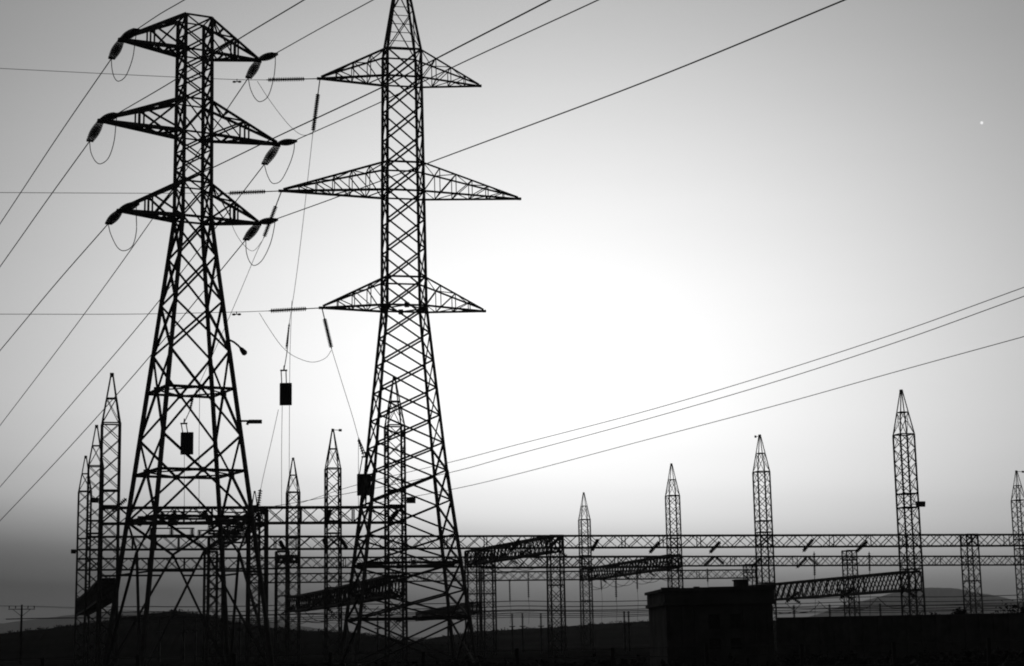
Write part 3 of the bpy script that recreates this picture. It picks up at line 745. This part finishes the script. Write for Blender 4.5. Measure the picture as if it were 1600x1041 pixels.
# long boundary wall to the right
wY = 118; z = h_at(60*0+30, wY, 965); x0 = atY(1216, 966, wY).x; x1 = atY(1760, 966, wY).x
root = thing('boundary_wall', ((x0+x1)/2, wY, 0), 'long level black wall running right from the dark building', 'wall', None)
za = atY(1216, 965, wY).z; zb = atY(1520, 966, wY).z
m = MB(); n = 24
for k in range(n): a, b = lerp(x0, x1, k/n), lerp(x0, x1, (k+1)/n); cuboid(m, a+.02, b-.02, wY, wY+.25, 0, za-.12)
m.build('wall_panel', CONC, root)
m = MB(); cuboid(m, x0-.05, x1, wY-.06, wY+.31, za-.118, za); m.build('coping', CONC, root)
for k in range(n+1):
    pass
m = MB()
for k in range(n+1): a = lerp(x0, x1, k/n); cuboid(m, a-.16, a+.16, wY-.12, wY-.003, 0, za-.125)
tag(m.build('buttress', CONC, root), None, None, None, None)

# bushes on the skyline at right edge
def leaf_mat():
    return mat('dark_foliage', .03, .9, .05, .5, 3)
LEAF = leaf_mat()
def bush(px, py, Y, wdt, label, seed):
    rn = random.Random(seed); base = atY(px, 985, Y); base.z = 0; top = atY(px, py, Y).z
    root = thing('bush', base, label, 'bush', 'bushes behind the boundary wall'); H = top
    m = MB()
    for k in range(5): 
        a = rn.uniform(0, 6.28); m.tube([base+Vector((.1*math.cos(a), .1*math.sin(a), 0)), base+Vector((wdt*.2*math.cos(a), wdt*.2*math.sin(a), H*.4)), base+Vector((wdt*.35*math.cos(a), wdt*.35*math.sin(a), H*.8))], .06, 4)
    m.build('stem', WOOD, root)
    m = MB()
    blobs = [(rn.uniform(-.35, .35)*wdt, rn.uniform(-.3, .3)*wdt, rn.uniform(.35, .85)*H, rn.uniform(.12, .22)*wdt) for _ in range(9)]
    for _ in range(1500):
        bx, by, bz, br_ = rn.choice(blobs); v = Vector((rn.gauss(0, 1), rn.gauss(0, 1), rn.gauss(0, .9))).normalized()*br_*rn.uniform(.3, 1.15)
        c = base+Vector((bx, by, bz))+v; s = rn.uniform(.08, .2); a = Vector((rn.gauss(0, 1), rn.gauss(0, 1), rn.gauss(0, 1))).normalized()*s; b = a.cross(Vector((rn.gauss(0, 1), rn.gauss(0, 1), rn.gauss(0, 1)))).normalized()*s*.5
        if c.z < .1: continue
        m.add([c-a, c-b, c+a, c+b], [(0, 1, 2, 3)])
    m.build('foliage', LEAF, root)
for i, (x, y, w_, lab) in enumerate([(1480, 946, 3.2, 'little ragged bush left of the wide short column'), (1556, 952, 3.6, 'low dark bush right of the wide short column'), (1585, 948, 4.5, 'dark bush at the right edge below the rightmost mast'), (1625, 944, 5, 'dark bush beyond the right edge')]):
    if i < 3: bush(x, y, 128+i*2, w_, lab, i)

# scrub on the hills and rough grass in the yard
def scrub(name, label, spots, size, seed):
    rn = random.Random(seed); m = MB()
    for x, y, z in spots:
        R_ = rn.uniform(*size)
        for _ in range(14):
            v = Vector((rn.gauss(0, .5), rn.gauss(0, .5), abs(rn.gauss(0, .35))))*R_; c = Vector((x, y, z))+v
            a = Vector((rn.gauss(0, 1), rn.gauss(0, 1), rn.gauss(0, 1))).normalized()*R_*.3; b = a.cross(Vector((rn.gauss(0, 1), rn.gauss(0, 1), rn.gauss(0, 1)))).normalized()*R_*.16
            m.add([c-a, c-b, c+a, c+b], [(0, 1, 2, 3)])
    return tag(m.build(name, LEAF), label, None, None, 'stuff')
rn = random.Random(11)
for hill, nm, sz, nn in (('hill', 'low scrub scattered over the left hill', (.3, .9), 420), ('hill.001', 'low scrub scattered over the long right slope', (.4, 1.1), 380)):
    vs = [v.co.copy() for v in bpy.data.objects[hill].data.vertices]; top = max(v.z for v in vs)
    fr = bpy.data.objects[hill].data.vertices; k = 161; sp = []
    for _ in range(nn):
        r = rn.choice((3, 4, 4, 5, 5, 5)); i = rn.randrange(k-1); t = rn.random(); p = lerp(vs[r*k+i], vs[r*k+i+1], t)
        if r < 5: p = lerp(p, lerp(vs[(r+1)*k+i], vs[(r+1)*k+i+1], t), rn.random())
        if p.z > .5: sp.append((p.x, p.y, p.z-.1))
    scrub('scrub', nm, sp, sz, nn)
scrub('rough_grass', 'dark rough grass and weeds in the yard', [(rn.uniform(-.34, .34)*y, y, 0) for y in [rn.uniform(26, 110) for _ in range(1100)]], (.25, .8), 5)
# low post and rail fence in the foreground
fy = 52; root = thing('wire_fence', (0, fy, 0), 'low black wire fence along the bottom edge in front of the pylons', 'fence', None)
m = MB()
for z in (.35, .7, 1.05, 1.3): m.rod((-22, fy, z), (22, fy+1, z), .012, 4)
m.build('fence_wire', WIRE, root)
for i in range(17): m = MB(); x = -22+i*2.75; m.box((x, fy+(x+22)/44, 0), (x+rn.uniform(-.05, .05), fy+(x+22)/44, rn.uniform(1.3, 1.42)), .1); m.build('fence_post', WOOD, root)

# ------------------------------------------------------------------ wooden pole far left
b0 = atY(33, 985, 200); b0.z = 0; t0 = atY(33, 945, 200)
root = thing('utility_pole', b0, 'small wooden pole with a crossarm at the far left on the skyline', 'pole', None)
m = MB(); m.lathe(b0, Vector((b0.x, b0.y, t0.z)), [(0, .16), (.6, .13), (1, .1)], 8); m.build('pole', WOOD, root)
ca = Vector((b0.x, b0.y, t0.z-.5)); dd = Vector((.86, .5, 0)); m = MB()
m.box(ca-dd*1.5, ca+dd*1.5, .06, .08); m.rod(ca-dd*1.0+Vector((0, 0, 0)), ca-Vector((0, 0, .8)), .03); m.rod(ca+dd*1.0, ca-Vector((0, 0, .8)), .03); m.build('crossarm', WOOD, root)
for s in (-1.4, -.7, .7, 1.4):
    p = ca+dd*s+Vector((0, 0, .08)); m = MB(); m.lathe(p, p+Vector((0, 0, .3)), [(0, .04), (.3, .06), (.6, .07), (1, .04)], 8); m.build('pin_insulator', GLASS, root)
for i, s in enumerate((-1.4, .7, 1.4)):
    p = ca+dd*s+Vector((0, 0, .34)); q = p+Vector((60, 160, 1)); l_ = p+Vector((-60, -20, .5))
    wire([l_, lerp(l_, p, .5)-Vector((0, 0, .8)), p, lerp(p, q, .5)-Vector((0, 0, 2.2)), q], .012, '%s faint wire on the small wooden pole at the far left' % ('left', 'middle', 'right')[i], 'faint wires of the small wooden pole')

# ------------------------------------------------------------------ post insulators on stands in the yard, fence posts
GP = 'post insulators on steel stands in the yard'
ps = [(800, 957, 212), (816, 950, 212), (845, 962, 215), (975, 953, 212), (982, 956, 212), (1240, 940, 190), (1296, 944, 190), (1375, 946, 190), (700, 962, 208), (590, 950, 205), (430, 960, 190), (375, 945, 190), (250, 940, 190), (288, 938, 190), (306, 940, 190)]
pr = None
for i, (x, y, Y) in enumerate(ps):
    t = atY(x, y, Y); P = Vector((t.x, t.y, 0))
    if pr is None:
        pr = thing('post_insulator_stand', (0, 0, 0), '-', 'post insulator', GP)
        m = MB(); m.box((0, 0, 0), (0, 0, 3.2), .22); m.box((-.35, 0, 3.2), (.35, 0, 3.2), .3, .12); m.build('steel_stand', STEEL, pr)
        m = MB(); discs(m, Vector((0, 0, 3.26)), Vector((0, 0, 4.75)), 10, .15); m.build('porcelain_post', GLASS, pr); o = pr
    else: o = copy_tree(pr)
    o.location = P; o['label'] = 'slim post insulator on a stand in the yard, number %d from the far side' % i
stand_words = ['under the slanting cross beam, left one of two', 'under the slanting cross beam, right one of two', 'left of the short column under the slanting beam end',
  'left one of a close pair beside the dark building', 'right one of a close pair beside the dark building', 'just right of the dark building', 'left of the short column right of the building', 'left of the tallest right mast',
  'in the right foot of the right pylon', 'in the left foot of the right pylon', 'left of the small mast between the pylons', 'beside the right foot of the left pylon', 'inside the left half of the left pylon feet',
  'left one of two in the middle of the left pylon feet', 'right one of two in the middle of the left pylon feet']
for o in sc.objects:
    if o.name.startswith('post_insulator_stand'):
        i = int(o['label'].split('number ')[1].split()[0]); o['label'] = 'slim post insulator ' + stand_words[i]
for o in sc.objects:
    if '_org' in o: del o['_org']

# ------------------------------------------------------------------ evening haze over the plain
hzm = bpy.data.materials.new('haze'); hzm.use_nodes = True; t = hzm.node_tree; t.nodes.clear()
pv = t.nodes.new('ShaderNodeVolumePrincipled'); ho = t.nodes.new('ShaderNodeOutputMaterial')
pv.inputs['Color'].default_value = (.95, .95, .95, 1); pv.inputs['Density'].default_value = .75e-4; pv.inputs['Anisotropy'].default_value = .4
t.links.new(pv.outputs[0], ho.inputs['Volume'])
m = MB(); m.add([(x, y, z) for z in (-1.3, 190) for x, y in ((-6200, -400), (6200, -400), (6200, 9200), (-6200, 9200))],
      [(0, 3, 2, 1), (4, 5, 6, 7), (0, 1, 5, 4), (1, 2, 6, 5), (2, 3, 7, 6), (3, 0, 4, 7)])
tag(m.build('haze', hzm), 'thin evening haze over the plain', None, None, 'stuff')
